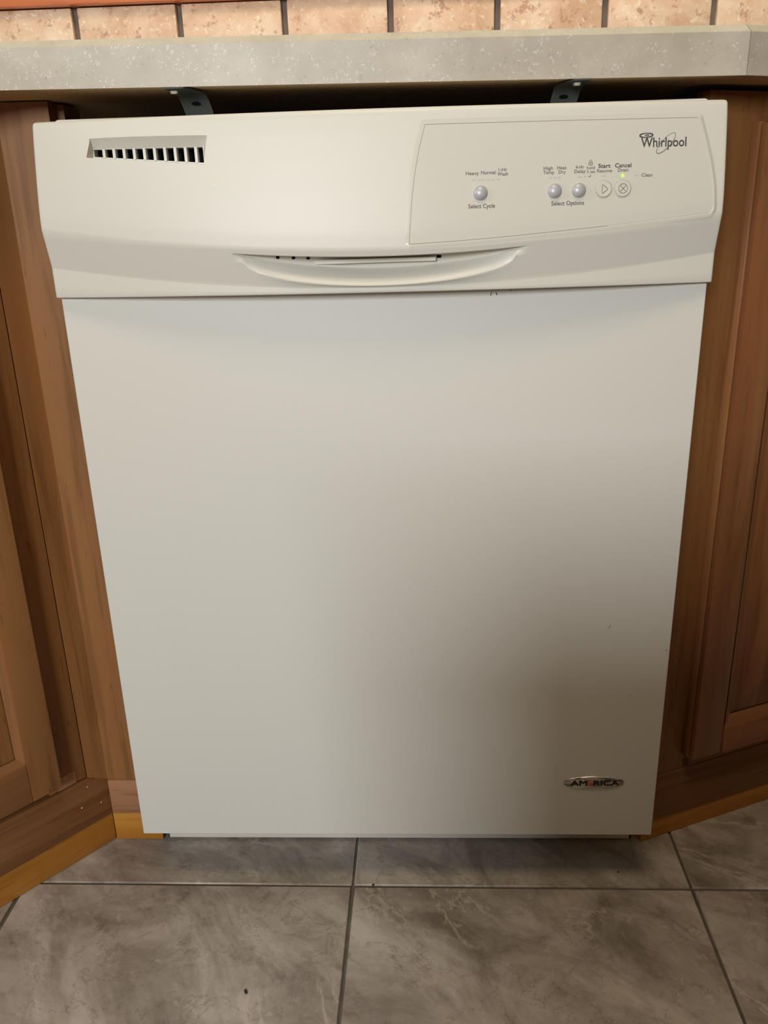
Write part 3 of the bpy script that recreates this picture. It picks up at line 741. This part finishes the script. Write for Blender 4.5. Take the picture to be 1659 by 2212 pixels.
# mounting straps from the tub up to the underside of the countertop
def strap(x0, x1, taper_left, hu):
    prof = [(-0.014, 0.0), (-0.002, 0.0), (0.010, -0.0003), (0.016, -0.0022), (0.021, -0.0065), (0.0245, -0.012), (0.027, -0.018), (0.029, -0.026), (0.030, -0.036)]
    prof = [(y + 0.022, z_) for y, z_ in prof]
    vs = []
    for i, (y, z_) in enumerate(prof):
        a, b_ = x0, x1
        cutx = 0.009 * max(0, 1 - i / 3.0)
        if taper_left: a += cutx
        else: b_ -= cutx
        lean = (0.002 * i if not taper_left else -0.0016 * i) * 0.6
        for dz in (0.0, -0.0013):
            vs.append((a + lean, y + (0.0 if i < 3 else dz * -0.6), Z0 + hu + z_ + dz)); vs.append((b_ + lean, y + (0.0 if i < 3 else dz * -0.6), Z0 + hu + z_ + dz))
    fs = []
    for i in range(len(prof) - 1):
        a, b_ = 4 * i, 4 * (i + 1)
        fs += [(a, a + 1, b_ + 1, b_), (a + 2, b_ + 2, b_ + 3, a + 3), (a, b_, b_ + 2, a + 2), (a + 1, a + 3, b_ + 3, b_ + 1)]
    fs += [(0, 2, 3, 1)]; e_ = 4 * (len(prof) - 1); fs += [(e_, e_ + 1, e_ + 3, e_ + 2)]
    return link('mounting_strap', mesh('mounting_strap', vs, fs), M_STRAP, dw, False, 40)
def disc(name, x, y, z_, r, ht, m, parent, n=20):
    vs = [(x + r * math.cos(2 * math.pi * k / n), y + r * math.sin(2 * math.pi * k / n), z_) for k in range(n)]
    vs += [(x + r * .75 * math.cos(2 * math.pi * k / n), y + r * .75 * math.sin(2 * math.pi * k / n), z_ - ht) for k in range(n)]
    fs = [(k, (k + 1) % n, n + (k + 1) % n, n + k) for k in range(n)] + [tuple(range(n, 2 * n))]
    return link(name, mesh(name, vs, fs), m, parent, False, 50)
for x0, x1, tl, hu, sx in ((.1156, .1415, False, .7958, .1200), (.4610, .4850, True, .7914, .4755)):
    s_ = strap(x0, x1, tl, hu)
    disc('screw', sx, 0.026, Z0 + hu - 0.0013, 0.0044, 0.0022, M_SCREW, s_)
    hx = (x0 + x1) / 2 + (0.006 if not tl else -0.006)
    vs = [(hx + 0.0042 * math.cos(a_ * math.pi / 6), 0.0428 + 0.0018 * math.sin(a_ * math.pi / 6) * -1, Z0 + hu - 0.0098 + 0.0014 * math.sin(a_ * math.pi / 6)) for a_ in range(12)]
    me = bpy.data.meshes.new('strap_hole'); me.from_pydata(vs, [], [tuple(range(12))]); link('strap_hole', me, M_BLACK, s_)

# ---------------------------------------------------------------- crumbs on the floor
for x, y, r, lab in ((.1437, -.1447, .0022, 'dark elongated crumb on the floor tile in front of the dishwasher'),
                     (.2710, .0043, .0015, 'tiny dark crumb on the floor grout line near the dishwasher'),
                     (.5703, .0273, .0013, 'tiny dark crumb on the floor tile below the badge')):
    bm = bmesh.new(); bmesh.ops.create_icosphere(bm, subdivisions=2, radius=r)
    for v_ in bm.verts:
        v_.co *= 1 + random.uniform(-0.18, 0.18); v_.co.z = max(v_.co.z * 0.5, -r * 0.3); v_.co.y *= 1.5 if r > .002 else 1; v_.co.x *= 0.7 if r > .002 else 1
    me = bpy.data.meshes.new('crumb'); bm.to_mesh(me); bm.free(); me.materials.append(M_CRUMB)
    o = bpy.data.objects.new('crumb', me); C.objects.link(o); o.location = (x, y, r * 0.3); o.rotation_euler = (0, 0, 0.5)
    tag(o, lab, 'crumb')

# ---------------------------------------------------------------- added unseen box behind the camera that shades the door's lower right
blk = empty('light_blocker', (0.9, -1.2, 0)); tag(blk, 'added unseen wooden box behind the camera that shades the door', 'light blocker')
box('body', 0.12, 1.6, -1.35, -0.95, 0.0, 0.70, WZ, blk, bevel=0.002)
box('top', 0.10, 1.62, -1.37, -0.93, 0.70, 0.73, M_LAM, blk, bevel=0.003)
